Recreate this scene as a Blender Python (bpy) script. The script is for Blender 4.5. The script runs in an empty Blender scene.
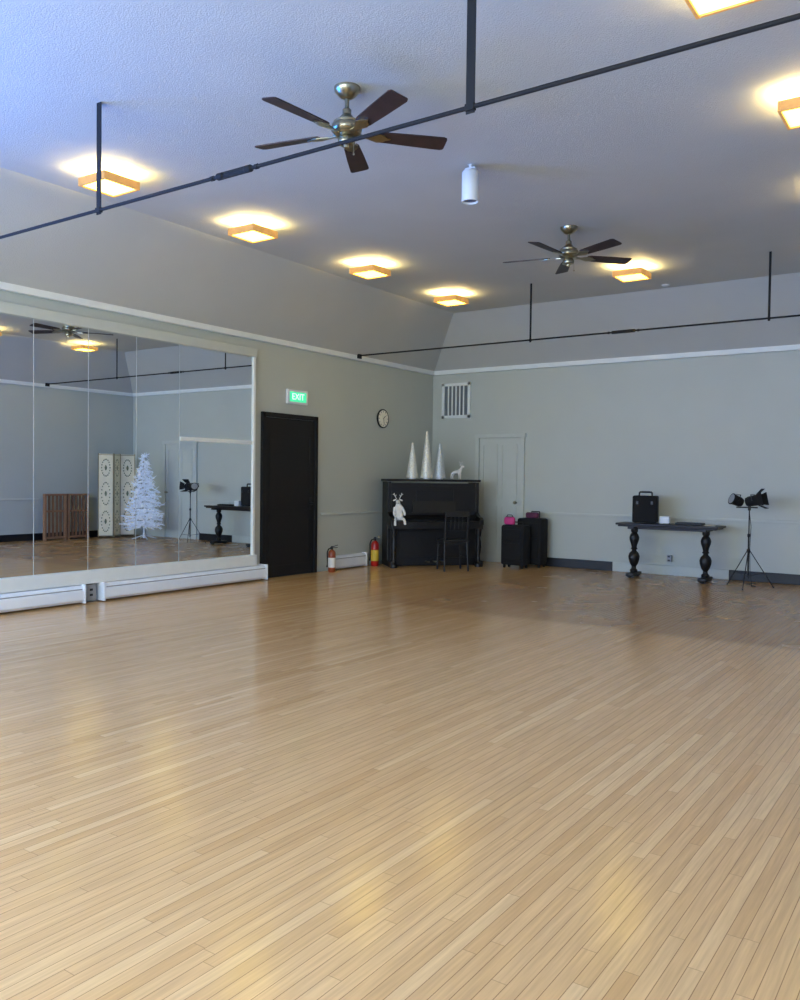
import bpy, bmesh, math, random
from mathutils import Vector, Matrix, Euler
random.seed(7)
sc=bpy.context.scene
try:
    sc.view_settings.view_transform='Standard'
except Exception: pass
COL=sc.collection
# ------------------------------------------------------------------ materials
def lin(c):
    return tuple(((v/255)/12.92 if v/255<=.04045 else ((v/255+.055)/1.055)**2.4) for v in c)
def mat(name,rgb,rough=.5,metal=0,var=.06,scale=8,bump=0,bscale=60,emis=None,es=0,coat=0):
    m=bpy.data.materials.new(name); m.use_nodes=True
    nt=m.node_tree; N=nt.nodes; L=nt.links; b=N['Principled BSDF']
    c=lin(rgb)
    tc=N.new('ShaderNodeTexCoord'); nz=N.new('ShaderNodeTexNoise'); nz.inputs['Scale'].default_value=scale; nz.inputs['Detail'].default_value=3
    L.new(tc.outputs['Object'],nz.inputs['Vector'])
    rp=N.new('ShaderNodeValToRGB'); rp.color_ramp.elements[0].position=.3; rp.color_ramp.elements[1].position=.7
    rp.color_ramp.elements[0].color=(*[v*(1-var) for v in c],1); rp.color_ramp.elements[1].color=(*[min(1,v*(1+var)) for v in c],1)
    L.new(nz.outputs['Fac'],rp.inputs['Fac']); L.new(rp.outputs['Color'],b.inputs['Base Color'])
    b.inputs['Roughness'].default_value=rough; b.inputs['Metallic'].default_value=metal
    if coat: b.inputs['Coat Weight'].default_value=coat
    if bump:
        n2=N.new('ShaderNodeTexNoise'); n2.inputs['Scale'].default_value=bscale; n2.inputs['Detail'].default_value=4
        L.new(tc.outputs['Object'],n2.inputs['Vector']); bp=N.new('ShaderNodeBump'); bp.inputs['Strength'].default_value=bump; bp.inputs['Distance'].default_value=.01
        L.new(n2.outputs['Fac'],bp.inputs['Height']); L.new(bp.outputs['Normal'],b.inputs['Normal'])
    if emis:
        b.inputs['Emission Color'].default_value=(*lin(emis),1); b.inputs['Emission Strength'].default_value=es
    return m
M={}
M['wall']=mat('wall_paint',(186,191,184),.6,var=.02,scale=1.5,bump=.12,bscale=90)
M['ceil']=mat('ceiling_stipple',(190,192,189),.75,var=.02,scale=2,bump=.4,bscale=95)
M['trim']=mat('white_trim',(230,234,231),.45,var=.02)
M['heater']=mat('heater_enamel',(234,240,247),.35,var=.02)
M['painted_door']=mat('painted_door',(192,197,190),.5,var=.02)
M['blackbase']=mat('navy_black_paint',(8,10,20),.5)
M['black']=mat('black_satin',(7,7,8),.5)
M['blackmatte']=mat('black_matte',(7,7,9),.85)
M['piano']=mat('ebony_lacquer',(6,5,6),.45)
M['doorblack']=mat('black_door_paint',(4,4,7),.7)
M['walnut']=mat('dark_walnut',(26,17,14),.45,var=.3,scale=14)
M['ebonised']=mat('ebonised_wood',(10,8,8),.5,var=.3,scale=14)
M['blade']=mat('fan_blade_wood',(48,32,30),.5,var=.25,scale=10)
M['brass']=mat('antique_brass',(164,156,132),.28,1,var=.1)
M['steel']=mat('dark_steel',(50,50,54),.4,.8)
M['rod']=mat('rod_black',(5,5,6),.8)
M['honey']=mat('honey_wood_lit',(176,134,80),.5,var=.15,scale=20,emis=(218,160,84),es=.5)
M['diff']=mat('diffuser_glass',(250,240,205),.5,emis=(255,222,76),es=10)
M['white']=mat('white_plastic',(225,228,230),.4,var=.02)
M['grey']=mat('grey_plastic',(150,152,155),.45)
M['whitefur']=mat('white_plush',(238,236,232),.9,bump=.5,bscale=80)
M['tinsel']=mat('white_tinsel_glow',(226,234,250),.7,var=.12,scale=30,emis=(215,226,250),es=.12)  # faint emission brightens the tinsel, a glow put into the material
M['glitter']=mat('glitter_cone',(226,224,212),.35,.4,var=.3,scale=90,bump=.5,bscale=150)
M['glitter2']=mat('silver_glitter_cone',(200,204,204),.35,.5,var=.3,scale=90,bump=.5,bscale=150)
M['red']=mat('red_enamel',(176,30,26),.3)
M['yellow']=mat('yellow_label',(226,190,60),.5)
M['label']=mat('paper_label',(225,222,214),.6)
M['orange']=mat('orange_brown_enamel',(150,70,36),.35)
M['pink']=mat('magenta_fabric',(200,56,130),.7)
M['mauve']=mat('mauve_fabric',(90,40,70),.8)
M['cream']=mat('cream_lacquer',(236,226,196),.5)
M['edge']=mat('screen_edge',(150,138,106),.5)
M['oak']=mat('brown_stained_wood',(150,108,78),.55,var=.15,scale=12)
M['oakdark']=mat('dark_stained_panel',(128,92,66),.6,var=.15,scale=6)
M['green']=mat('exit_green',(70,205,150),.5,emis=(70,225,165),es=.85)
M['exittext']=mat('exit_letters',(235,255,245),.5,emis=(225,255,240),es=1.0)
M['ivory']=mat('ivory_keys',(228,224,210),.3)
M['dark']=mat('shadow_cavity',(110,116,120),.8)
M['backing']=mat('mirror_backing',(205,212,212),.6)
M['glassface']=mat('clock_face',(248,242,222),.5)
M['motif']=mat('floral_motif',(112,118,86),.6,var=.6,scale=60)
M['bluegrey']=mat('blue_grey_fabric',(92,104,130),.7)
m=bpy.data.materials.new('mirror_silvering'); m.use_nodes=True
b=m.node_tree.nodes['Principled BSDF']; b.inputs['Base Color'].default_value=(.91,.95,.94,1); b.inputs['Metallic'].default_value=1; b.inputs['Roughness'].default_value=.0; M['mirror']=m
def floor_mat():
    m=bpy.data.materials.new('maple_strip_floor'); m.use_nodes=True
    nt=m.node_tree; N=nt.nodes; L=nt.links; b=N['Principled BSDF']
    def mth(op,a,b_=None,c=None):
        n=N.new('ShaderNodeMath'); n.operation=op
        for i,v in enumerate((a,b_,c)):
            if v is None: continue
            if hasattr(v,'is_output'): L.new(v,n.inputs[i])
            else: n.inputs[i].default_value=v
        return n.outputs[0]
    def ss(v,a,b_):
        n=N.new('ShaderNodeMapRange'); n.interpolation_type='SMOOTHSTEP'; n.inputs['From Min'].default_value=a; n.inputs['From Max'].default_value=b_; L.new(v,n.inputs['Value']); return n.outputs[0]
    tc=N.new('ShaderNodeTexCoord'); sp=N.new('ShaderNodeSeparateXYZ'); L.new(tc.outputs['Object'],sp.inputs[0])
    X,Y=sp.outputs[0],sp.outputs[1]
    W=.047; xs=mth('DIVIDE',X,W); row=mth('FLOOR',xs); fx=mth('FRACT',xs)
    wn=N.new('ShaderNodeTexWhiteNoise'); wn.noise_dimensions='1D'; L.new(row,wn.inputs['W'])
    ys=mth('ADD',mth('DIVIDE',Y,1.1),mth('MULTIPLY',wn.outputs['Value'],7.0)); idx=mth('FLOOR',ys); fy=mth('FRACT',ys)
    cv=N.new('ShaderNodeCombineXYZ'); L.new(row,cv.inputs[0]); L.new(idx,cv.inputs[1])
    w2=N.new('ShaderNodeTexWhiteNoise'); w2.noise_dimensions='2D'; L.new(cv.outputs[0],w2.inputs['Vector'])
    rp=N.new('ShaderNodeValToRGB'); e=rp.color_ramp.elements
    e[0].position=0; e[0].color=(*lin((207,160,104)),1); e[1].position=1; e[1].color=(*lin((226,184,130)),1)
    for p,c in ((.10,(213,168,112)),(.5,(217,172,117)),(.85,(220,176,121))):
        q=e.new(p); q.color=(*lin(c),1)
    L.new(w2.outputs['Value'],rp.inputs['Fac'])
    mp=N.new('ShaderNodeMapping'); mp.inputs['Scale'].default_value=(90,4,1); L.new(tc.outputs['Object'],mp.inputs['Vector'])
    ad=N.new('ShaderNodeVectorMath'); ad.operation='ADD'; L.new(mp.outputs[0],ad.inputs[0]); L.new(w2.outputs['Color'],ad.inputs[1])
    g=N.new('ShaderNodeTexNoise'); g.inputs['Scale'].default_value=1; g.inputs['Detail'].default_value=6; L.new(ad.outputs[0],g.inputs['Vector'])
    gr=N.new('ShaderNodeMapRange'); gr.inputs['From Min'].default_value=.3; gr.inputs['From Max'].default_value=.7; gr.inputs['To Min'].default_value=.85; gr.inputs['To Max'].default_value=1.07; L.new(g.outputs['Fac'],gr.inputs['Value'])
    mx=N.new('ShaderNodeVectorMath'); mx.operation='SCALE'; L.new(rp.outputs['Color'],mx.inputs[0]); L.new(gr.outputs[0],mx.inputs['Scale'])
    sx=mth('LESS_THAN',mth('MINIMUM',fx,mth('SUBTRACT',1.0,fx)),.026)
    sy=mth('LESS_THAN',mth('MINIMUM',fy,mth('SUBTRACT',1.0,fy)),.0013)
    seam=mth('MAXIMUM',sx,mth('MULTIPLY',sy,.6))
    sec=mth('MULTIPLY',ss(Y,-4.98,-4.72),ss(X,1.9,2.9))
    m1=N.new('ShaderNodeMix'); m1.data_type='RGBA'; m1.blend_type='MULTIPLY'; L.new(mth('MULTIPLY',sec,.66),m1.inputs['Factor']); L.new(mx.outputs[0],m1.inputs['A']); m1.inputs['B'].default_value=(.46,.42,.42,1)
    m2=N.new('ShaderNodeMix'); m2.data_type='RGBA'; L.new(mth('MULTIPLY',seam,.68),m2.inputs['Factor']); L.new(m1.outputs['Result'],m2.inputs['A']); m2.inputs['B'].default_value=(*lin((104,68,38)),1)
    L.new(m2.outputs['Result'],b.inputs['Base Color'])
    n3=N.new('ShaderNodeTexNoise'); n3.inputs['Scale'].default_value=1.3; n3.inputs['Detail'].default_value=4; L.new(tc.outputs['Object'],n3.inputs['Vector'])
    rr=N.new('ShaderNodeMapRange'); rr.inputs['To Min'].default_value=.13; rr.inputs['To Max'].default_value=.24; L.new(n3.outputs['Fac'],rr.inputs['Value'])
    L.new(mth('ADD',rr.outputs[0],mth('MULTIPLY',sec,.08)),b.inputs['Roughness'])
    b.inputs['Specular IOR Level'].default_value=.8
    bp=N.new('ShaderNodeBump'); bp.inputs['Strength'].default_value=.12; bp.inputs['Distance'].default_value=.002
    L.new(mth('ADD',mth('MULTIPLY',seam,-1.0),mth('MULTIPLY',w2.outputs['Value'],.35)),bp.inputs['Height']); L.new(bp.outputs['Normal'],b.inputs['Normal'])
    return m
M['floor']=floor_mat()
# ------------------------------------------------------------------ mesh helpers
def B(): return bmesh.new()
def bx(bm,c,s,rot=None,bev=0):
    r=bmesh.ops.create_cube(bm,size=1); vs=r['verts']
    mt=Matrix.Translation(Vector(c))@(Euler(rot).to_matrix().to_4x4() if rot else Matrix())@Matrix.Diagonal((*s,1))
    bmesh.ops.transform(bm,matrix=mt,verts=vs)
    if bev:
        es=list({e for v in vs for e in v.link_edges}); bmesh.ops.bevel(bm,geom=es,offset=bev,segments=2,affect='EDGES',profile=.5)
def cyl(bm,p0,p1,r0,r1=None,seg=20):
    if r1 is None: r1=r0
    p0=Vector(p0);p1=Vector(p1);d=p1-p0
    q=d.to_track_quat('Z','Y').to_matrix().to_4x4()
    bmesh.ops.create_cone(bm,cap_ends=True,segments=seg,radius1=r0,radius2=max(r1,.0001),depth=d.length,matrix=Matrix.Translation((p0+p1)/2)@q)
def sph(bm,c,r,s=(1,1,1),rot=None,u=16,v=10):
    bmesh.ops.create_uvsphere(bm,u_segments=u,v_segments=v,radius=r,matrix=Matrix.Translation(Vector(c))@(Euler(rot).to_matrix().to_4x4() if rot else Matrix())@Matrix.Diagonal((*s,1)))
def lathe(bm,prof,c=(0,0,0),seg=28,mt=None):
    rings=[]
    for r,z in prof:
        ring=[]
        for i in range(seg):
            a=2*math.pi*i/seg; p=Vector((r*math.cos(a),r*math.sin(a),z))
            if mt: p=mt@p
            ring.append(bm.verts.new(p+Vector(c)))
        rings.append(ring)
    for a,b_ in zip(rings,rings[1:]):
        for i in range(seg): bm.faces.new((a[i],a[(i+1)%seg],b_[(i+1)%seg],b_[i]))
    bm.faces.new(list(reversed(rings[0]))); bm.faces.new(rings[-1])
def tube(bm,pts,r,seg=8):
    for a,b_ in zip(pts,pts[1:]): cyl(bm,a,b_,r,r,seg)
def prism(bm,pts,axis,d0,d1):
    def P(a,b_,d): return {'x':(d,a,b_),'y':(a,d,b_),'z':(a,b_,d)}[axis]
    A=[bm.verts.new(P(a,b_,d0)) for a,b_ in pts]; Bv=[bm.verts.new(P(a,b_,d1)) for a,b_ in pts]; n=len(pts)
    bm.faces.new(A); bm.faces.new(list(reversed(Bv)))
    for i in range(n): bm.faces.new((A[i],Bv[i],Bv[(i+1)%n],A[(i+1)%n]))
def ob(name,bm,mt,parent=None,loc=None,rot=None,smooth=False,label=None,bev=0):
    bmesh.ops.recalc_face_normals(bm,faces=bm.faces[:])
    me=bpy.data.meshes.new(name); bm.to_mesh(me); bm.free()
    o=bpy.data.objects.new(name,me); COL.objects.link(o)
    me.materials.append(M[mt])
    if smooth:
        for p in me.polygons: p.use_smooth=True
        try:
            me.set_sharp_from_angle(angle=math.radians(40))
        except Exception: pass
    if loc: o.location=loc
    if rot: o.rotation_euler=rot
    if parent: o.parent=parent
    if label: o['label']=label
    if bev:
        md=o.modifiers.new('bev','BEVEL'); md.width=bev; md.segments=2; md.limit_method='ANGLE'
    return o
def root(name,loc,rz,label,cat,group=None):
    e=bpy.data.objects.new(name,None); e.empty_display_size=.1; COL.objects.link(e); e.location=loc; e.rotation_euler=(0,0,rz)
    e['label']=label; e['category']=cat
    if group: e['group']=group
    return e
def tag(o,label,cat,group=None):
    o['label']=label;o['category']=cat
    if group:o['group']=group
    return o
def struct(o): o['kind']='structure'; return o
def copything(e,loc,rz=0,label=None):
    n=e.copy(); COL.objects.link(n); n.location=loc; n.rotation_euler=(0,0,rz)
    if label: n['label']=label
    def rec(src,dst):
        for c in src.children:
            k=c.copy(); COL.objects.link(k); k.parent=dst; k.matrix_parent_inverse=c.matrix_parent_inverse.copy(); rec(c,k)
    rec(e,n); return n
# ------------------------------------------------------------------ room shell
RX=8.25; RY=-14.2; H1=3.2; H2=4.0; T=.15
bm=B(); bx(bm,(RX/2,RY/2,-.05),(RX+.3,-RY+.3,.1)); struct(ob('floor',bm,'floor'))
bm=B(); bx(bm,(RX/2,T/2,H1/2),(RX+2*T,T,H1)); struct(ob('wall_north',bm,'wall'))
bm=B(); bx(bm,(RX+T/2,RY/2,H1/2),(T,-RY,H1)); struct(ob('wall_east',bm,'wall'))
def wall_open(name,axis,pos,a0,a1,ops):
    bm=B(); cur=a0
    def add(s0,s1,z0,z1):
        if s1-s0<1e-4 or z1-z0<1e-4:return
        if axis=='x': bx(bm,(pos,(s0+s1)/2,(z0+z1)/2),(T,s1-s0,z1-z0))
        else: bx(bm,((s0+s1)/2,pos,(z0+z1)/2),(s1-s0,T,z1-z0))
    for s0,s1,z0,z1 in ops:
        add(cur,s0,0,H1); add(s0,s1,0,z0); add(s0,s1,z1,H1); cur=s1
    add(cur,a1,0,H1)
    return struct(ob(name,bm,'wall'))
wall_open('wall_west','x',-T/2,RY,0,[(-13.4,-11.9,.9,2.9),(-11.5,-10.0,.9,2.9)])
wall_open('wall_south','y',RY-T/2,-T,RX+T,[(1.0,2.9,.8,2.9),(3.5,5.4,.8,2.9),(6.0,7.6,.8,2.9)])
bm=B(); IN=1.0
o_=[(-.02,.02),(RX+.02,.02),(RX+.02,RY-.02),(-.02,RY-.02)]; i_=[(IN,-IN),(RX-IN,-IN),(RX-IN,RY+IN),(IN,RY+IN)]
ov=[bm.verts.new((x,y,H1)) for x,y in o_]; iv=[bm.verts.new((x,y,H2)) for x,y in i_]
bm.faces.new(iv)
for k in range(4): bm.faces.new((ov[k],ov[(k+1)%4],iv[(k+1)%4],iv[k]))
c=ob('ceiling',bm,'ceil'); struct(c)
sd=c.modifiers.new('s','SOLIDIFY'); sd.thickness=.05; sd.offset=0
def trimbox(n,c,s,mt='trim',bev=.006):
    bm=B(); bx(bm,c,s); return struct(ob(n,bm,mt,bev=bev))
trimbox('trim_1',(.03,RY/2,H1),(.06,-RY,.075)); trimbox('trim_2',(RX/2,-.03,H1),(RX,.06,.075))
trimbox('trim_3',(RX-.03,RY/2,H1),(.06,-RY,.075)); trimbox('trim_4',(RX/2,RY+.03,H1),(RX,.06,.075))
trimbox('trim_5',(3.955,-.010,.845),(4.15,.02,.035),'painted_door')
trimbox('trim_6',(.40,-.010,.845),(.8,.02,.035),'painted_door')
trimbox('trim_7',(.01,-1.5,.835),(.02,3.0,.035),'painted_door')
trimbox('trim_8',(RX-.01,RY/2,.845),(.02,-RY,.035),'painted_door')
trimbox('baseboard_north',(2.65,-.012,.07),(1.3,.024,.14),'blackbase')
trimbox('baseboard_north_far',(5.5,-.012,.07),(1.0,.024,.14),'blackbase')
trimbox('baseboard_north_painted',(4.15,-.012,.07),(1.7,.024,.14),'painted_door')
trimbox('baseboard_east',(RX-.012,RY/2,.07),(.024,-RY,.14),'blackbase')
trimbox('baseboard_west',(.012,-.9,.07),(.024,1.8,.14),'painted_door')
def window(axis,pos,s0,s1,z0,z1,n):
    bm=B(); w=.06
    def add(a,b_,c_,d): 
        if axis=='x': bx(bm,(pos,(a+b_)/2,(c_+d)/2),(.08,b_-a,d-c_))
        else: bx(bm,((a+b_)/2,pos,(c_+d)/2),(b_-a,.08,d-c_))
    add(s0,s0+w,z0,z1);add(s1-w,s1,z0,z1);add(s0,s1,z0,z0+w);add(s0,s1,z1-w,z1)
    add((s0+s1)/2-.02,(s0+s1)/2+.02,z0,z1);add(s0,s1,(z0+z1)/2-.025,(z0+z1)/2+.025)
    struct(ob('window_%d'%n,bm,'trim'))
    ld=bpy.data.lights.new('daylight','AREA'); ld.shape='RECTANGLE'; ld.size=s1-s0; ld.size_y=z1-z0
    lo=bpy.data.objects.new('daylight',ld); COL.objects.link(lo)
    if axis=='x': lo.location=(pos-.35,(s0+s1)/2,(z0+z1)/2-.1); ld.color=(.02,.22,1); ld.energy=440; d=Vector((1,.12,.5))
    else: lo.location=((s0+s1)/2,pos-.2,(z0+z1)/2); ld.color=(.73,.89,1); ld.energy=200; d=Vector((0,1,-.14))
    lo.rotation_euler=d.to_track_quat('-Z','Y').to_euler()
window('x',-T/2,-13.4,-11.9,.9,2.9,1);window('x',-T/2,-11.5,-10.0,.9,2.9,2)
window('y',RY-T/2,1.0,2.9,.8,2.9,3);window('y',RY-T/2,3.5,5.4,.8,2.9,4);window('y',RY-T/2,6.0,7.6,.8,2.9,5)
def painted(n,x0,x1,h):
    bm=B(); w=.07
    bx(bm,(x0-w/2,-.02,(h+w)/2),(w,.04,h+w));bx(bm,(x1+w/2,-.02,(h+w)/2),(w,.04,h+w));bx(bm,((x0+x1)/2,-.022,h+w/2),(x1-x0+2*w+.04,.045,w))
    struct(ob('trim_%d'%(n+20),bm,'painted_door',bev=.005))
    bm=B(); bx(bm,((x0+x1)/2,-.008,h/2),(x1-x0-.01,.016,h-.01))
    for zz,hh in ((.55,.75),(1.5,.9)): 
        for sx in (-1,1):
            cx=(x0+x1)/2+sx*(x1-x0)*.23; ww=(x1-x0)*.34
            for (a,b_,c_,d) in ((cx,zz-hh/2,ww,.02),(cx,zz+hh/2,ww,.02),(cx-ww/2,zz,.02,hh),(cx+ww/2,zz,.02,hh)): bx(bm,(a,-.02,b_),(c_,.012,d))
    d=struct(ob('door_%d'%n,bm,'painted_door'))
    bm=B(); cyl(bm,(x1-.07,-.016,1.0),(x1-.07,-.06,1.0),.012); sph(bm,(x1-.07,-.075,1.0),.028); ob('knob',bm,'brass',parent=d,smooth=True,label='small brass door knob')
painted(2,.95,1.72,2.06); painted(3,6.15,7.1,2.06)
y0,y1,hd=-4.24,-3.11,2.24
bm=B(); 
for c_,s in (((.02,y0+.03,hd/2),(.05,.06,hd)),((.02,y1-.03,hd/2),(.05,.06,hd)),((.02,(y0+y1)/2,hd-.03),(.05,y1-y0,.06))): bx(bm,c_,s)
struct(ob('trim_9',bm,'doorblack',bev=.005))
bm=B(); bx(bm,(.01,(y0+y1)/2,hd/2-.03),(.02,y1-y0-.12,hd-.07))
for zz,hh in ((.5,.7),(1.45,1.0)):
    cy_=(y0+y1)/2; ww=.82
    for (a,b_,c_,d) in ((cy_,zz-hh/2,ww,.02),(cy_,zz+hh/2,ww,.02),(cy_-ww/2,zz,.02,hh),(cy_+ww/2,zz,.02,hh)): bx(bm,(.021,a,b_),(.006,c_,d))
d=struct(ob('door_1',bm,'doorblack'))
bm=B(); cyl(bm,(.02,y1-.14,1.0),(.07,y1-.14,1.0),.02); bx(bm,(.075,y1-.19,1.0),(.02,.13,.022),bev=.004); bx(bm,(.022,y1-.14,1.0),(.008,.05,.18)); ob('door_handle',bm,'steel',parent=d)
# ------------------------------------------------------------------ mirrors
MX=.05; zs0,zs1=.345,2.93
ys=[-4.45,-5.66,-6.28,-6.90,-7.53,-8.16,-8.79,-9.42]
for k in range(7):
    a,b_=ys[k+1],ys[k]; bm=B(); bx(bm,(MX-.004,(a+b_)/2,(zs0+zs1)/2),(.008,b_-a-.008,zs1-zs0))
    lab='tall frameless wall mirror panel beside the other panels' if k else 'wide mirror panel with white cross strip near black door'
    tag(ob('mirror_panel',bm,'mirror'),lab,'mirror','floor to head height mirrors on the side wall')
bm=B(); bx(bm,(.0245,-6.935,(zs0+zs1)/2),(.046,5.0,zs1-zs0+.02)); struct(ob('trim_10',bm,'backing'))
trimbox('trim_11',(.045,-6.92,2.985),(.09,5.04,.11),'painted_door')
trimbox('trim_12',(.035,-4.425,1.64),(.07,.045,2.62))
trimbox('trim_13',(.05,-6.92,.275),(.10,5.06,.14))
trimbox('trim_14',(MX+.006,-5.05,1.815),(.012,1.2,.05))
def heater(name,ya,yb,h,dep,label):
    L_=yb-ya; e=root(name,(0,(ya+yb)/2,0),0,label,'heater','white baseboard heaters')
    bm=B(); prism(bm,[(0.002,.02),(dep*.8,.02),(dep,.05),(dep,h*.72),(dep*.75,h),(0.002,h)],'y',-L_/2,L_/2); ob('cover',bm,'heater',e,bev=.003)
    bm=B(); bx(bm,(dep*.93,0,h*.80),(.012,L_-.06,.010)); ob('vent_slot',bm,'grey',e,label='grey vent slot')
    for s in (-1,1):
        bm=B(); bx(bm,(dep/2+.002,s*L_/2,h/2+.01),(dep+.006,.02,h)); ob('end_cap',bm,'heater',e,bev=.003)
heater('baseboard_heater',-6.76,-4.25,.20,.15,'long white metal baseboard heater below the mirrors')
heater('baseboard_heater',-9.3,-7.0,.20,.15,'white metal baseboard heater beside wall outlet')
heater('baseboard_heater',-2.76,-1.98,.21,.09,'short white baseboard heater between fire extinguishers')
def outlet(loc,rz,label,k_=1):
    e=root('wall_outlet',loc,rz,label,'outlet')
    bm=B(); bx(bm,(0,-.03*k_,0),(.08*k_,.06*k_,.12*k_),bev=.003); ob('plate',bm,'grey',e)
    for z in (-.028,.028):
        bm=B(); prism(bm,[(-.017,z-.012),(.017,z-.012),(.019,z),(.017,z+.012),(-.017,z+.012),(-.019,z)],'y',-.06*k_-.003,-.06*k_+.002); ob('socket',bm,'steel',e)
outlet((.0,-6.88,.11),math.pi/2,'grey surface outlet box between two heaters',1.4); outlet((4.17,-.024,.25),0,'grey duplex wall outlet low under the table',.8)
e=root('vent_grille',(.475,0,2.71),0,'white louvred air vent grille high on wall','vent')
bm=B(); w,h=.56,.60
for c_,s in (((-w/2+.025,-.012,0),(.05,.024,h)),((w/2-.025,-.012,0),(.05,.024,h)),((0,-.012,h/2-.025),(w,.024,.05)),((0,-.012,-h/2+.025),(w,.024,.05))): bx(bm,c_,s)
for i in range(5): bx(bm,(-.15+i*.075,-.014,0),(.024,.014,h-.06))
ob('frame_and_louvres',bm,'trim',e,bev=.003)
bm=B(); bx(bm,(0,-.003,0),(w-.06,.004,h-.06)); 
for i in range(14): bx(bm,(0,-.006,-.24+i*.037),(w-.09,.004,.01),rot=(.5,0,0))
ob('duct',bm,'dark',e,label='grey sheet painted as shade in the duct')  # flat grey sheet, its colour stands for the shade behind the louvres
e=root('exit_sign',(0,-3.55,2.485),0,'green illuminated exit sign above black door','sign')
bm=B(); bx(bm,(.022,0,0),(.04,.42,.20),bev=.008); ob('housing',bm,'white',e)
bm=B(); bx(bm,(.0425,0,0),(.004,.34,.135)); ob('panel',bm,'green',e,label='glowing green panel')
cu=bpy.data.curves.new('t','FONT'); cu.body='EXIT'; cu.size=.125; cu.extrude=.0015; cu.align_x='CENTER'; cu.align_y='CENTER'
to=bpy.data.objects.new('t',cu); COL.objects.link(to); bpy.context.view_layer.update()
me=bpy.data.meshes.new_from_object(to.evaluated_get(bpy.context.evaluated_depsgraph_get())); bpy.data.objects.remove(to)
lt=bpy.data.objects.new('lettering',me); COL.objects.link(lt); me.materials.clear(); me.materials.append(M['exittext']); lt.parent=e
lt.matrix_local=Matrix(((0,0,1,.0460),(1,0,0,0),(0,1,0,0),(0,0,0,1))); lt['label']='white EXIT letters'
e=root('wall_clock',(0,-1.5,2.32),0,'round black-rimmed wall clock with pale face','clock')
RyM=Matrix.Rotation(math.pi/2,4,'Y')
bm=B(); lathe(bm,[(.145,.0),(.152,.01),(.152,.025),(.145,.03),(.134,.028),(.132,.016)],mt=RyM,seg=40); ob('rim',bm,'black',e,smooth=True)
bm=B(); cyl(bm,(.017,0,0),(.0255,0,0),.134,seg=40); ob('face',bm,'glassface',e)
for i in range(12):
    bm=B(); a=i*math.pi/6; bx(bm,(.0265,math.sin(a)*.112,math.cos(a)*.112),(.003,.008,.022),rot=(-a,0,0)); ob('hour_marker',bm,'black',e)
bm=B(); bx(bm,(.028,math.sin(.9)*.035,math.cos(.9)*.035),(.003,.009,.075),rot=(-.9,0,0)); ob('hour_hand',bm,'black',e)
bm=B(); bx(bm,(.030,math.sin(2.9)*.045,math.cos(2.9)*.045),(.003,.006,.10),rot=(-2.9,0,0)); ob('minute_hand',bm,'black',e)
# ------------------------------------------------------------------ ceiling fixtures
e=root('ceiling_light',(1.70,-7.85,H2),0,'square wood-framed ceiling light glowing warm white','ceiling light','square ceiling lights')
S=.36
bm=B(); bx(bm,(0,0,-.008),(.16,.16,.016)); cyl(bm,(0.0,0,-.012),(0,0,-.12),.008,seg=8); ob('mounting_plate',bm,'white',e)
bm=B()
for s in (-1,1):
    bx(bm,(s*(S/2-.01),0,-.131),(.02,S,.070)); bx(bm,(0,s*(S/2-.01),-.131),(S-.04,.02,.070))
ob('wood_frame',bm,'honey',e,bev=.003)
bm=B(); bx(bm,(0,0,-.153),(S-.042,S-.042,.006)); ob('diffuser',bm,'diff',e)
for sx in (-1,1):
    ld=bpy.data.lights.new('bulb','POINT'); ld.shadow_soft_size=.02; ld.energy=15; ld.color=(1,.78,.34)
    lo=bpy.data.objects.new('bulb',ld); COL.objects.link(lo); lo.parent=e; lo.location=(sx*.10,sx*.10,-.122)
CL=e
for (x,y) in [(1.70,-6.12),(1.75,-4.18),(1.73,-2.26),(4.36,-2.38),(6.91,-2.2),(6.91,-4.2),(6.93,-6.18),(6.80,-7.97),(1.7,-9.7),(6.8,-9.7),(4.2,-11.5)]:
    copything(CL,(x,y,H2))
e=root('ceiling_fan',(4.38,-7.95,H2),0,'antique brass ceiling fan with five dark wood blades','ceiling fan','ceiling fans')
bm=B(); lathe(bm,[(.02,-.10),(.05,-.085),(.085,-.05),(.09,-.015),(.085,0)]); ob('canopy',bm,'brass',e,smooth=True)
bm=B(); lathe(bm,[(.014,-.21),(.030,-.20),(.030,-.17),(.014,-.155),(.014,-.06)]); ob('downrod',bm,'brass',e,smooth=True)
bm=B(); lathe(bm,[(.05,-.345),(.08,-.34),(.092,-.33),(.088,-.322),(.100,-.312),(.104,-.30),(.104,-.278),(.098,-.268),(.088,-.264),(.09,-.25),(.055,-.228),(.030,-.20)]); ob('motor_housing',bm,'brass',e,smooth=True)
bm=B(); lathe(bm,[(.012,-.425),(.02,-.42),(.022,-.405),(.05,-.40),(.058,-.39),(.058,-.365),(.045,-.345),(.04,-.335)]); ob('switch_cup',bm,'brass',e,smooth=True)
bm=B(); tube(bm,[(.055,0,-.38),(.060,0,-.41),(.062,0,-.47)],.002,6); sph(bm,(.062,0,-.475),.007); ob('pull_chain',bm,'brass',e)
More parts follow.
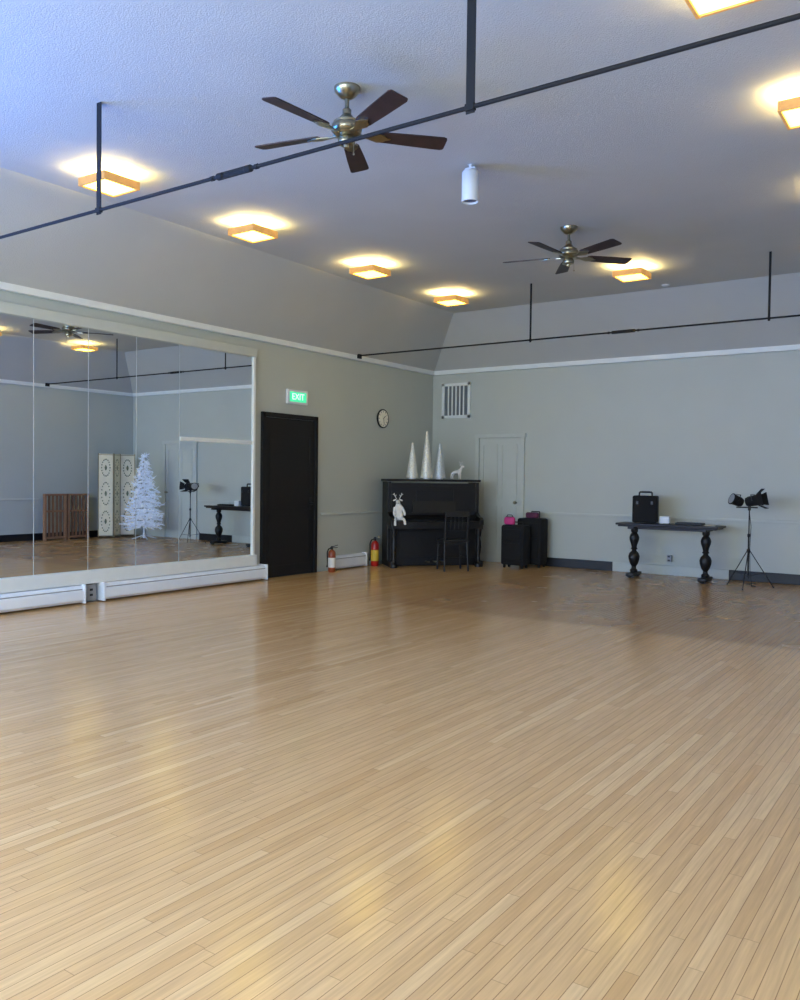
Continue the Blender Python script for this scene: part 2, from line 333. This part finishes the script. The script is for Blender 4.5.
for k in range(5):
    a=math.radians(48+72*k)
    bm=B()
    pts=[(.20,-.042),(.23,-.054),(.45,-.064),(.66,-.070),(.68,-.062),(.685,-.05),(.685,.05),(.68,.062),(.66,.070),(.45,.064),(.23,.054),(.20,.042)]
    prism(bm,pts,'z',-.004,.004)
    tm=Matrix.Translation((0,0,-.325))@Matrix.Rotation(math.radians(-12),4,'X')
    bmesh.ops.transform(bm,matrix=tm,verts=bm.verts[:])
    bl=ob('blade',bm,'blade',e,rot=(0,0,a))
    bm=B(); prism(bm,[(.07,-.022),(.13,-.012),(.17,-.03),(.21,-.046),(.25,-.034),(.27,-.014),(.30,0),(.27,.014),(.25,.034),(.21,.046),(.17,.03),(.13,.012),(.07,.022)],'z',-.014,-.006)
    bmesh.ops.transform(bm,matrix=tm,verts=bm.verts[:])
    ob('blade_iron',bm,'brass',bl,label='brass blade bracket')
copything(e,(4.36,-4.26,H2),0)
e=root('cylinder_spotlight',(4.38,-6.31,H2),0,'white cylindrical spotlight hanging from ceiling','spotlight')
bm=B(); lathe(bm,[(.012,-.06),(.012,-.025),(.055,-.02),(.06,-.012),(.06,0)]); bx(bm,(0,0,-.055),(.09,.03,.012)); bx(bm,(-.045,0,-.075),(.006,.03,.05)); bx(bm,(.045,0,-.075),(.006,.03,.05)); ob('bracket',bm,'white',e)
bm=B(); lathe(bm,[(.055,-.31),(.066,-.33),(.070,-.325),(.070,-.09),(.062,-.08),(.02,-.07)]); ob('housing',bm,'white',e,smooth=True)
bm=B(); cyl(bm,(0,0,-.318),(0,0,-.30),.053); ob('lens',bm,'bluegrey',e,label='blue-grey lens')
bm=B(); lathe(bm,[(.04,-.04),(.055,-.03),(.06,0)]); tag(ob('smoke_detector',bm,'white',loc=(4.40,-1.20,H2),smooth=True),'small round white smoke detector on ceiling','smoke detector')
def rod(y,rr,hang,strap,tb,label):
    z=H1+.03
    e=root('tension_rod',(0,y,0),0,label,'steel rod','black steel tension rods')
    bm=B(); cyl(bm,(.07,0,z),(RX-.07,0,z),rr,seg=16); ob('rod',bm,'rod',e,smooth=True)
    bm=B()
    for s in (-1,1): bx(bm,(tb,0,z+s*rr*1.25),(.22,rr*1.5,rr*1.1),bev=rr*.2)
    for s in (-1,1): lathe(bm,[(rr*1.1,-.035),(rr*1.9,-.02),(rr*1.9,.02),(rr*1.1,.035)],c=(tb+s*.12,0,z),mt=RyM,seg=12); lathe(bm,[(rr*1.1,-.012),(rr*1.5,-.01),(rr*1.5,.01),(rr*1.1,.012)],c=(tb+s*.19,0,z),mt=RyM,seg=6)
    ob('turnbuckle',bm,'rod',e)
    for x in hang:
        bm=B(); bx(bm,(x,0,(z-.03+H2)/2),(strap,.005,H2-z+.03)); bx(bm,(x,0,z),(strap*1.05,rr*2.4,rr*3),bev=.002); bx(bm,(x,0,H2-.006),(strap*1.5,.05,.012)); ob('hanger',bm,'rod',e)
    for x in (.072,RX-.072):
        bm=B(); bx(bm,(x,0,z),(.024,.09,.09),bev=.004); ob('anchor_plate',bm,'rod',e)
rod(-8.73,.0115,[2.79,5.79],.05,4.13,'thick black tension rod with turnbuckle and strap hangers')
rod(-2.2,.011,[2.93,5.89],.026,4.2,'thin black tension rod spanning under ceiling')
# ------------------------------------------------------------------ piano
PA=math.radians(48); PC=(.752,-1.16)
e=root('upright_piano',(*PC,0),PA,'black lacquered upright piano set diagonally in the corner','piano')
W=1.48
bm=B(); bx(bm,(0,.10,.66),(W-.08,.36,1.28)); bx(bm,(0,-.09,.36),(W-.10,.03,.48)); bx(bm,(0,-.085,1.02),(W-.10,.02,.46)); bx(bm,(0,-.10,.36),(W-.4,.012,.36),bev=.004); bx(bm,(0,-.10,1.05),(W-.9,.012,.28)); bx(bm,(-.5,-.10,1.05),(.36,.012,.28)); bx(bm,(.5,-.10,1.05),(.36,.012,.28)); bx(bm,(0,-.08,.07),(W-.1,.06,.12))
ob('case',bm,'piano',e,bev=.004)
for s in (-1,1):
    bm=B(); prism(bm,[(-.35,.005),(.30,.005),(.30,1.32),(-.10,1.32),(-.10,.095),(-.35,.095)],'x',s*(W/2-.025)-.026,s*(W/2-.025)+.026); ob('side_panel',bm,'piano',e,bev=.006)
bm=B(); bx(bm,(0,.09,1.345),(W+.05,.44,.035)); ob('lid',bm,'piano',e,bev=.008)
bm=B(); bx(bm,(0,-.22,.63),(W-.02,.30,.07)); 
for s in (-1,1): prism(bm,[(-.37,.66),(-.37,.73),(-.33,.77),(-.2,.79),(-.08,.86),(-.08,.66)],'x',s*(W/2-.03)-.03,s*(W/2-.03)+.03)
ob('keybed',bm,'piano',e,bev=.004)
bm=B(); bx(bm,(0,-.23,.68),(W-.16,.12,.02)); ob('keys',bm,'ivory',e,label='ivory keyboard keys')
bm=B(); bx(bm,(0,-.155,.775),(W-.14,.10,.018),rot=(.5,0,0)); bx(bm,(0,-.265,.705),(W-.14,.22,.016)); bx(bm,(0,-.365,.685),(W-.14,.016,.05)); ob('fallboard',bm,'piano',e,bev=.003)
for s in (-1,1):
    bm=B(); x=s*(W/2-.06); 
    lathe(bm,[(.06,.0),(.06,.05),(.035,.055),(.045,.08),(.03,.11),(.026,.16),(.038,.24),(.045,.32),(.036,.40),(.028,.46),(.04,.50),(.045,.53),(.05,.60)],c=(x,-.30,0),seg=16); ob('leg',bm,'piano',e,smooth=True)
for x in (-.12,0,.12):
    bm=B(); prism(bm,[(x-.015,-.10),(x-.012,-.2),(x-.028,-.235),(x-.018,-.27),(x+.018,-.27),(x+.028,-.235),(x+.012,-.2),(x+.015,-.10)],'z',.074,.088); ob('pedal',bm,'brass',e,label='brass pedal')
bm=B(); bx(bm,(0,-.13,.93),(.7,.012,.18),rot=(-.2,0,0)); bx(bm,(0,-.14,.84),(.72,.04,.015)); ob('music_desk',bm,'piano',e)
PT=1.363
def pw(x,y,z):
    c_,s=math.cos(PA),math.sin(PA); return (PC[0]+x*c_-y*s,PC[1]+x*s+y*c_,z)
for x,y,h,r,mt,lab in ((-.31,.08,.56,.088,'glitter','white glitter cone tree ornament on piano'),(-.07,.10,.75,.092,'glitter','tallest white glitter cone tree on piano'),(.14,.08,.56,.088,'glitter2','silver glitter cone tree ornament on piano')):
    e=root('cone_tree',pw(x,y,PT),0,lab,'decoration','cone tree ornaments on the piano')
    bm=B(); n=12; prof=[]
    for i in range(n):
        t=i/n; rr=r*(1-t)**.9+.008; prof+= [(rr*1.02,.02+t*h),(rr*.96,.02+(t+.7/n)*h)]
    prof.append((.005,h+.015)); lathe(bm,prof,seg=28); ob('cone',bm,mt,e)
    bm=B(); cyl(bm,(0,0,0),(0,0,.02),r*.6,r*.6); ob('base',bm,'white',e)
def skin(name,chains,mt,parent,sub=2):
    bm=bmesh.new(); sl=bm.verts.layers.skin.verify(); vm={}
    rootset=False
    for ch in chains:
        prev=None
        for it in ch:
            if isinstance(it,str): v=vm[it]
            else:
                k,p,r=it; v=bm.verts.new(p); v[sl].radius=(r,r); vm[k]=v
                if not rootset: v[sl].use_root=True; rootset=True
            if prev is not None: bm.edges.new((prev,v))
            prev=v
    me=bpy.data.meshes.new(name); bm.to_mesh(me); bm.free(); o=bpy.data.objects.new(name,me); COL.objects.link(o)
    me.materials.append(M[mt]); o.modifiers.new('s','SKIN'); s=o.modifiers.new('ss','SUBSURF'); s.levels=sub; s.render_levels=sub
    for p in me.polygons: p.use_smooth=True
    bpy.context.view_layer.update()
    dg=bpy.context.evaluated_depsgraph_get(); m2=bpy.data.meshes.new_from_object(o.evaluated_get(dg)); o.modifiers.clear(); o.data=m2
    for p in m2.polygons: p.use_smooth=True
    o.parent=parent; return o
e=root('plush_reindeer',pw(-.60,-.26,.715),math.radians(42),'white plush reindeer sitting on the piano fallboard','toy')
skin('body',[[('pel',(0,.04,.055),.050),('bel',(0,.035,.13),.052),('ch',(0,.03,.21),.044),('nk',(-.008,.025,.255),.030),('hd',(-.015,.0,.31),.038),('mz',(-.03,-.055,.290),.026),('ns',(-.04,-.08,.280),.018)],
 ['ch',('la1',(-.055,.0,.20),.022),('la2',(-.08,-.03,.13),.019),('la3',(-.065,-.065,.075),.021)],
 ['ch',('ra1',(.055,.0,.20),.022),('ra2',(.085,-.02,.14),.019),('ra3',(.085,-.055,.085),.021)],
 ['pel',('ll1',(-.05,-.01,.035),.028),('ll2',(-.065,-.09,.032),.022),('ll3',(-.07,-.125,-.02),.020),('ll4',(-.07,-.135,-.07),.023)],
 ['pel',('rl1',(.05,-.01,.035),.028),('rl2',(.07,-.09,.032),.022),('rl3',(.08,-.125,-.01),.020),('rl4',(.083,-.135,-.055),.023)]],'whitefur',e)
for s in (-1,1):
    bm=B(); tube(bm,[(s*.02-.015,.01,.335),(s*.04-.015,.01,.375),(s*.055-.015,.01,.40),(s*.058-.015,.01,.43)],.006); tube(bm,[(s*.04-.015,.01,.375),(s*.028-.015,.01,.405)],.005); tube(bm,[(s*.055-.015,.01,.40),(s*.078-.015,.01,.415)],.005); ob('antler',bm,'label',e,smooth=True)
    bm=B(); sph(bm,(s*.050-.015,.01,.322),.020,(1.4,.4,.6),rot=(0,s*.4,0)); ob('ear',bm,'whitefur',e,smooth=True)
    bm=B(); sph(bm,(s*.016-.018,-.036,.325),.004); ob('eye',bm,'black',e)
bm=B(); sph(bm,(-.045,-.098,.280),.006); ob('nose',bm,'black',e)
e=root('reindeer_figurine',pw(.42,.08,PT),math.radians(80),'small white standing reindeer figurine on piano lid','figurine')
skin('body',[[('r',(0,.08,.12),.028),('m',(0,0,.12),.027),('c',(0,-.06,.13),.030),('n',(0,-.10,.18),.018),('h',(0,-.12,.215),.020),('z',(0,-.16,.20),.012)],
 ['c',('a1',(-.022,-.07,.075),.012),('a2',(-.022,-.075,.04),.008),('a3',(-.022,-.07,.006),.009)],['c',('b1',(.022,-.07,.075),.012),('b2',(.022,-.065,.04),.008),('b3',(.022,-.07,.006),.009)],
 ['r',('c1',(-.022,.08,.08),.015),('c2',(-.022,.10,.05),.008),('c3',(-.022,.09,.006),.009)],['r',('d1',(.022,.08,.08),.015),('d2',(.022,.10,.05),.008),('d3',(.022,.09,.006),.009)]],'whitefur',e)
for s in (-1,1):
    bm=B(); tube(bm,[(s*.008,-.11,.228),(s*.022,-.09,.26),(s*.036,-.09,.29)],.0045,6); tube(bm,[(s*.022,-.09,.26),(s*.013,-.11,.285)],.004,6); ob('antler',bm,'label',e)
    bm=B(); sph(bm,(s*.026,-.105,.228),.011,(1.4,.5,.7)); ob('ear',bm,'whitefur',e)
e=root('dining_chair',(1.37,-1.54,0),math.radians(48+180),'black wooden chair with slatted back at the piano','chair')
bm=B(); bx(bm,(0,0,.45),(.40,.40,.035),bev=.012); bx(bm,(0,-.17,.41),(.34,.02,.05)); bx(bm,(0,.17,.41),(.34,.02,.05)); bx(bm,(-.17,0,.41),(.02,.34,.05)); bx(bm,(.17,0,.41),(.02,.34,.05)); ob('seat',bm,'ebonised',e)
for x in (-.17,.17):
    bm=B(); cyl(bm,(x*1.08,-.18,0),(x,-.165,.44),.013,.02); ob('leg',bm,'ebonised',e,smooth=True)
    bm=B(); cyl(bm,(x*1.08,.21,0),(x,.17,.44),.013,.02); ob('leg',bm,'ebonised',e,smooth=True)
bm=B()
for x in (-.17,.17): tube(bm,[(x,.17,.44),(x,.19,.65),(x*1.02,.23,.88)],.017,10)
bx(bm,(0,.228,.85),(.37,.022,.08),rot=(.15,0,0),bev=.008); bx(bm,(0,.188,.60),(.33,.018,.03))
for x in (-.09,-.03,.03,.09): tube(bm,[(x,.188,.60),(x,.222,.83)],.008,8)
ob('backrest',bm,'ebonised',e)
for p,q in (((-.178,-.175,.2),(-.178,.19,.2)),((.178,-.175,.2),(.178,.19,.2)),((-.178,0,.2),(.178,0,.2))):
    bm=B(); tube(bm,[p,q],.009); ob('stretcher',bm,'ebonised',e)
def ext(loc,h,r,mt,lab,label,rz):
    e=root('fire_extinguisher',loc,rz,label,'fire extinguisher')
    bm=B(); lathe(bm,[(r*.85,0),(r,.015),(r,h*.70),(r*.92,h*.77),(r*.6,h*.83),(r*.28,h*.86)]); ob('cylinder',bm,mt,e,smooth=True)
    bm=B(); cyl(bm,(0,0,h*.18),(0,0,h*.55),r*1.015,seg=28); ob('label_band',bm,lab,e,smooth=True,label='printed paper label band')
    bm=B(); cyl(bm,(0,0,h*.85),(0,0,h*.99),r*.3); bx(bm,(.03,0,h*.93),(.11,.02,.012),rot=(0,-.15,0)); bx(bm,(.03,0,h*.985),(.12,.02,.012),rot=(0,-.35,0)); ob('valve_handle',bm,'black',e)
    bm=B(); tube(bm,[(-.02,0,h*.90),(-r*.9,0,h*.88),(-r*1.25,0,h*.75),(-r*1.2,0,h*.45),(-r*1.15,0,h*.3)],.010); cyl(bm,(-r*1.15,0,h*.3),(-r*1.15,0,h*.18),.012,.02); ob('hose',bm,'black',e)
ext((.17,-2.93,0),.38,.055,'orange','label','small orange-brown fire extinguisher with white label on floor',.5)
ext((.14,-1.84,0),.46,.062,'red','yellow','red fire extinguisher with yellow label beside piano',.5)
def suitcase(loc,rz,w,d,h,label,handle):
    e=root('suitcase',loc,rz,label,'suitcase','black suitcases against the wall')
    bm=B(); bx(bm,(0,0,.05+h/2),(w,d,h),bev=.035); ob('body',bm,'blackmatte',e,smooth=True)
    for zz,hh in ((.34,.42),(.77,.26)):
        bm=B(); bx(bm,(0,-d/2-.007,.05+h*zz),(w*.8,.025,h*hh),bev=.01); ob('front_pocket',bm,'blackmatte',e)
    for sx in (-1,1):
        for sy in (-1,1):
            bm=B(); cyl(bm,(sx*(w/2-.05)-.012,sy*(d/2-.05),.026),(sx*(w/2-.05)+.012,sy*(d/2-.05),.026),.026); bx(bm,(sx*(w/2-.05),sy*(d/2-.05),.045),(.03,.03,.03)); ob('wheel',bm,'black',e)
    bm=B(); z=.05+h; tube(bm,[(-.07,d/2-.04,z-.02),(-.07,d/2-.04,z+handle),(.07,d/2-.04,z+handle),(.07,d/2-.04,z-.02)],.009); ob('handle',bm,'black',e)
suitcase((1.96,-.62,0),0,.40,.26,.62,'black fabric rolling suitcase with pink pouch on top',.04)
suitcase((2.08,-.28,0),0,.42,.28,.72,'taller black rolling suitcase with raised handle',.10)
e=root('pouch',(1.87,-.66,.673),math.radians(10),'small magenta pink soft pouch on a suitcase','bag')
bm=B(); bx(bm,(0,0,.06),(.17,.09,.12),bev=.03); ob('body',bm,'pink',e,smooth=True)
bm=B(); bx(bm,(0,0,.121),(.12,.012,.012)); tube(bm,[(-.05,0,.122),(-.035,0,.15),(.035,0,.15),(.05,0,.122)],.006); ob('zip_and_strap',bm,'blackmatte',e)
e=root('cushion_bag',(2.10,-.34,.773),math.radians(-8),'soft dark plum bag on the taller suitcase','bag')
bm=B(); bx(bm,(0,0,.045),(.22,.08,.09),bev=.025); ob('body',bm,'mauve',e,smooth=True)
# table
e=root('console_table',(4.32,-.56,0),0,'dark wood console table with bulbous turned legs against wall','table')
bm=B(); bx(bm,(0,0,.765),(1.42,.42,.03)); bx(bm,(0,0,.74),(1.36,.38,.025)); ob('table_top',bm,'walnut',e,bev=.008)
bm=B(); bx(bm,(0,0,.715),(1.08,.04,.05)); 
for s in (-1,1): bx(bm,(s*.5,0,.715),(.09,.34,.04))
ob('apron',bm,'walnut',e,bev=.006)
for s in (-1,1):
    bm=B(); lathe(bm,[(.05,.07),(.055,.10),(.035,.12),(.03,.15),(.055,.19),(.075,.25),(.08,.30),(.065,.345),(.035,.375),(.03,.39),(.05,.405),(.035,.425),(.045,.47),(.066,.53),(.07,.57),(.055,.61),(.035,.635),(.05,.655),(.05,.70)],c=(s*.5,0,0),seg=24); l=ob('leg',bm,'black',e,smooth=True,label='black turned baluster leg')
    bm=B(); bx(bm,(s*.5,0,.045),(.11,.38,.05),bev=.012)
    for t in (-1,1): sph(bm,(s*.5,t*.165,.022),.035,(1.1,1.1,.62))
    ob('foot',bm,'black',l,smooth=True)
TZ=.780
e=root('equipment_case',(3.97,-.55,TZ),math.radians(10),'black hard equipment case standing on the table','case')
bm=B(); bx(bm,(0,0,.20),(.34,.20,.38),bev=.02); ob('body',bm,'blackmatte',e)
bm=B(); tube(bm,[(-.09,0,.385),(-.085,0,.44),(.085,0,.44),(.09,0,.385)],.012); bx(bm,(0,0,.445),(.12,.03,.02),bev=.006); ob('handle',bm,'black',e)
for x in (-.1,.1):
    bm=B(); bx(bm,(x,-.104,.29),(.035,.012,.05),bev=.003); ob('latch',bm,'steel',e)
e=root('adapter_box',(4.26,-.58,TZ),.1,'small white power adapter box on table','electronics')
bm=B(); bx(bm,(0,0,.055),(.14,.09,.105),bev=.012); ob('body',bm,'white',e)
bm=B(); tube(bm,[(.05,-.02,.03),(.08,-.05,.006),(.06,-.11,.006),(.0,-.12,.006)],.004,6); ob('cable',bm,'black',e)
e=root('keyboard_tray',(4.60,-.55,TZ),.05,'flat black electronic board lying on table','electronics')
bm=B(); bx(bm,(0,0,.015),(.36,.20,.028),bev=.006); ob('body',bm,'black',e)
bm=B()
for i in range(10): bx(bm,(-.15+i*.033,-.02,.030),(.026,.10,.008))
o=ob('buttons',bm,'steel',e); o['kind']='stuff'
e=root('paper_sheet',(4.88,-.60,TZ),.2,'loose white paper sheet on table','paper')
bm=B(); prism(bm,[(-.07,-.09),(.07,-.09),(.07,.07),(.05,.09),(-.07,.09)],'z',.0005,.003); ob('sheet',bm,'label',e)
# light stand
e=root('light_stand',(5.42,-.78,0),math.radians(12),'black tripod light stand with two spotlight heads','light stand')
bm=B(); lathe(bm,[(.011,.12),(.011,.45),(.022,.47),(.022,.50),(.011,.51),(.011,.66),(.019,.67),(.019,.70),(.008,.71),(.008,1.05)]); ob('pole',bm,'black',e,smooth=True)
for k in range(3):
    a=math.radians(20+120*k); l=.33
    bm=B(); tube(bm,[(0.015*math.cos(a),.015*math.sin(a),.49),(l*math.cos(a),l*math.sin(a),.012)],.006,8); tube(bm,[(0,0,.16),(l*.62*math.cos(a),l*.62*math.sin(a),.19)],.004,6); sph(bm,(l*math.cos(a),l*math.sin(a),.011),.011); ob('leg',bm,'steel',e)
bm=B(); cyl(bm,(-.16,0,1.05),(.10,0,1.05),.009); lathe(bm,[(.014,1.01),(.019,1.02),(.019,1.07),(.012,1.08)]); ob('crossbar',bm,'black',e)
def head(x,ang,z,flaps,k_):
    bm=B(); lathe(bm,[(.035,-.12),(.06,-.11),(.075,-.07),(.08,.04),(.09,.06),(.09,.07)],seg=20)
    o=ob('spotlight_head',bm,'blackmatte',e,smooth=True); o.location=(x,0,z); o.rotation_euler=ang; o.scale=(k_,)*3
    bm=B(); cyl(bm,(0,0,.055),(0,0,.072),.075); ob('lens',bm,'grey',o,smooth=True,label='pale fresnel lens')
    bm=B(); tube(bm,[(-.095,0,0),(-.095,.09,0),(.095,.09,0),(.095,0,0)],.007,6); ob('yoke',bm,'black',o)
    if flaps:
        for k in range(4):
            bm=B(); prism(bm,[(-.07,0),(.07,0),(.10,.11),(-.10,.11)],'y',-.002,.002)
            bmesh.ops.transform(bm,matrix=Matrix.Rotation(k*math.pi/2,4,'Z')@Matrix.Translation((0,.085,.07))@Matrix.Rotation(-.6,4,'X'),verts=bm.verts[:]); ob('barn_door',bm,'blackmatte',o)
    return o
head(-.17,(math.radians(70),0,math.radians(-60)),1.14,False,.85); head(.05,(math.radians(78),0,math.radians(75)),1.14,True,.88)
bm=B(); tube(bm,[(0,.01,1.0),(.025,.01,.8),(.015,.0,.5),(.025,.0,.2),(.05,.05,.01),(.10,.12,.008),(.05,.25,.008),(-.02,.36,.008),(.1,.5,.008)],.004,6); ob('power_cable',bm,'black',e,label='thin black power cable trailing on floor')
# ------------------------------------------------------------------ things seen in the mirrors
e=root('christmas_tree',(6.90,-.75,0),0,'white artificial tinsel christmas tree','christmas tree')
bm=B(); cyl(bm,(0,0,.04),(0,0,1.75),.02,.008); ob('trunk',bm,'white',e)
bm=B(); cyl(bm,(0,0,.03),(0,0,.14),.03)
for k in range(4):
    a=k*math.pi/2+.4; tube(bm,[(0,0,.10),(.10*math.cos(a),.10*math.sin(a),.06),(.26*math.cos(a),.26*math.sin(a),.012)],.012,6)
ob('stand',bm,'white',e)
bm=B()
for lv in range(20):
    t=lv/19; z=.28+t*1.46; R_=.43*(1-t)**.85+.04; nb=max(5,int(13*(1-t)+5))
    for k in range(nb):
        a=2*math.pi*(k+random.random()*.6)/nb+lv; r2=R_*random.uniform(.6,1.2); dz=-.09+.16*random.random()
        p1=Vector((r2*math.cos(a),r2*math.sin(a),z+dz)); cyl(bm,(0,0,z+.03),p1,.008,.010,5)
        for j in range(6):
            f_=.35+.65*j/6; q=Vector((0,0,z+.03)).lerp(p1,f_); aa=a+(1 if j%2 else -1)*random.uniform(.5,1.1); ln=.04+.06*random.random()
            cyl(bm,q,q+Vector((math.cos(aa)*ln,math.sin(aa)*ln,random.uniform(-.06,.07))),.011,.003,5)
o=ob('foliage',bm,'tinsel',e); o['kind']='stuff'
e=root('folding_screen',(7.85,-.80,0),math.pi/2,'cream folding screen with floral oval motifs','folding screen')
xs_=[-.42,-.14,.14,.42]; yo=[.0,.16,.0,.16]
for k in range(3):
    p0=Vector((xs_[k],yo[k],0)); p1=Vector((xs_[k+1],yo[k+1],0)); mid=(p0+p1)/2; an=math.atan2(p1.y-p0.y,p1.x-p0.x); w=(p1-p0).length
    bm=B(); bx(bm,(0,0,.93),(w-.01,.022,1.78)) 
    pn=ob('panel',bm,'cream',e,loc=tuple(mid),rot=(0,0,an))
    bm=B()
    for s in (-1,1): bx(bm,(s*(w/2-.010),0,.92),(.014,.035,1.82))
    for z in (.05,1.80): bx(bm,(0,0,z),(w-.02,.032,.014))
    ob('panel_frame',bm,'edge',pn,label='darker olive frame edges')
    for z,hh in ((.36,.22),(.96,.24),(1.52,.18)):
        bm=B()
        for j in range(18):
            aj=j*math.pi/9; sph(bm,(.085*math.cos(aj),0,z+hh*math.sin(aj)),.017,(1,1,1.4),u=8,v=6)
        sph(bm,(0,0,z),.045,(.8,.35,2.0),u=8,v=6); ob('motif',bm,'motif',pn,smooth=True,label='painted floral oval wreath')
for k,yy in enumerate((-1.60,-2.14)):
    e=root('wooden_frame_panel',(8.0,yy,0),-math.pi/2,'brown wooden slatted frame unit standing against wall','wooden panel','brown wooden framed panels')
    bm=B()
    for x in (-.23,.23): bx(bm,(x,0,.48),(.04,.08,.96))
    for z in (.05,.94): bx(bm,(0,0,z),(.44,.08,.04))
    bx(bm,(0,0,.60),(.44,.05,.04))
    ob('frame',bm,'oak',e,bev=.005)
    bm=B()
    for x in (-.13,-.045,.045,.13): bx(bm,(x,.0,.49),(.05,.018,.88))
    ob('slats',bm,'oakdark',e)
# ------------------------------------------------------------------ world + camera
w=bpy.data.worlds.new('sky'); sc.world=w; w.use_nodes=True; bg=w.node_tree.nodes['Background']; bg.inputs['Color'].default_value=(.42,.62,1,1); bg.inputs['Strength'].default_value=1.0
f,yaw,pitch,roll=843.07,.6073,-.0263,.0124
fw=Vector((-math.sin(yaw)*math.cos(pitch),math.cos(yaw)*math.cos(pitch),math.sin(pitch)))
r0=Vector((math.cos(yaw),math.sin(yaw),0)); u0=r0.cross(fw)
r=r0*math.cos(roll)+u0*math.sin(roll); u=-r0*math.sin(roll)+u0*math.cos(roll)
cd=bpy.data.cameras.new('cam'); cam=bpy.data.objects.new('cam',cd); COL.objects.link(cam)
cd.sensor_fit='VERTICAL'; cd.sensor_height=36; cd.lens=f/1000*36; cd.clip_start=.05
mw=Matrix.Identity(4)
for i in range(3): mw[i][0]=r[i]; mw[i][1]=u[i]; mw[i][2]=-fw[i]
mw[0][3],mw[1][3],mw[2][3]=7.9485,-12.4076,1.38
cam.matrix_world=mw; sc.camera=cam
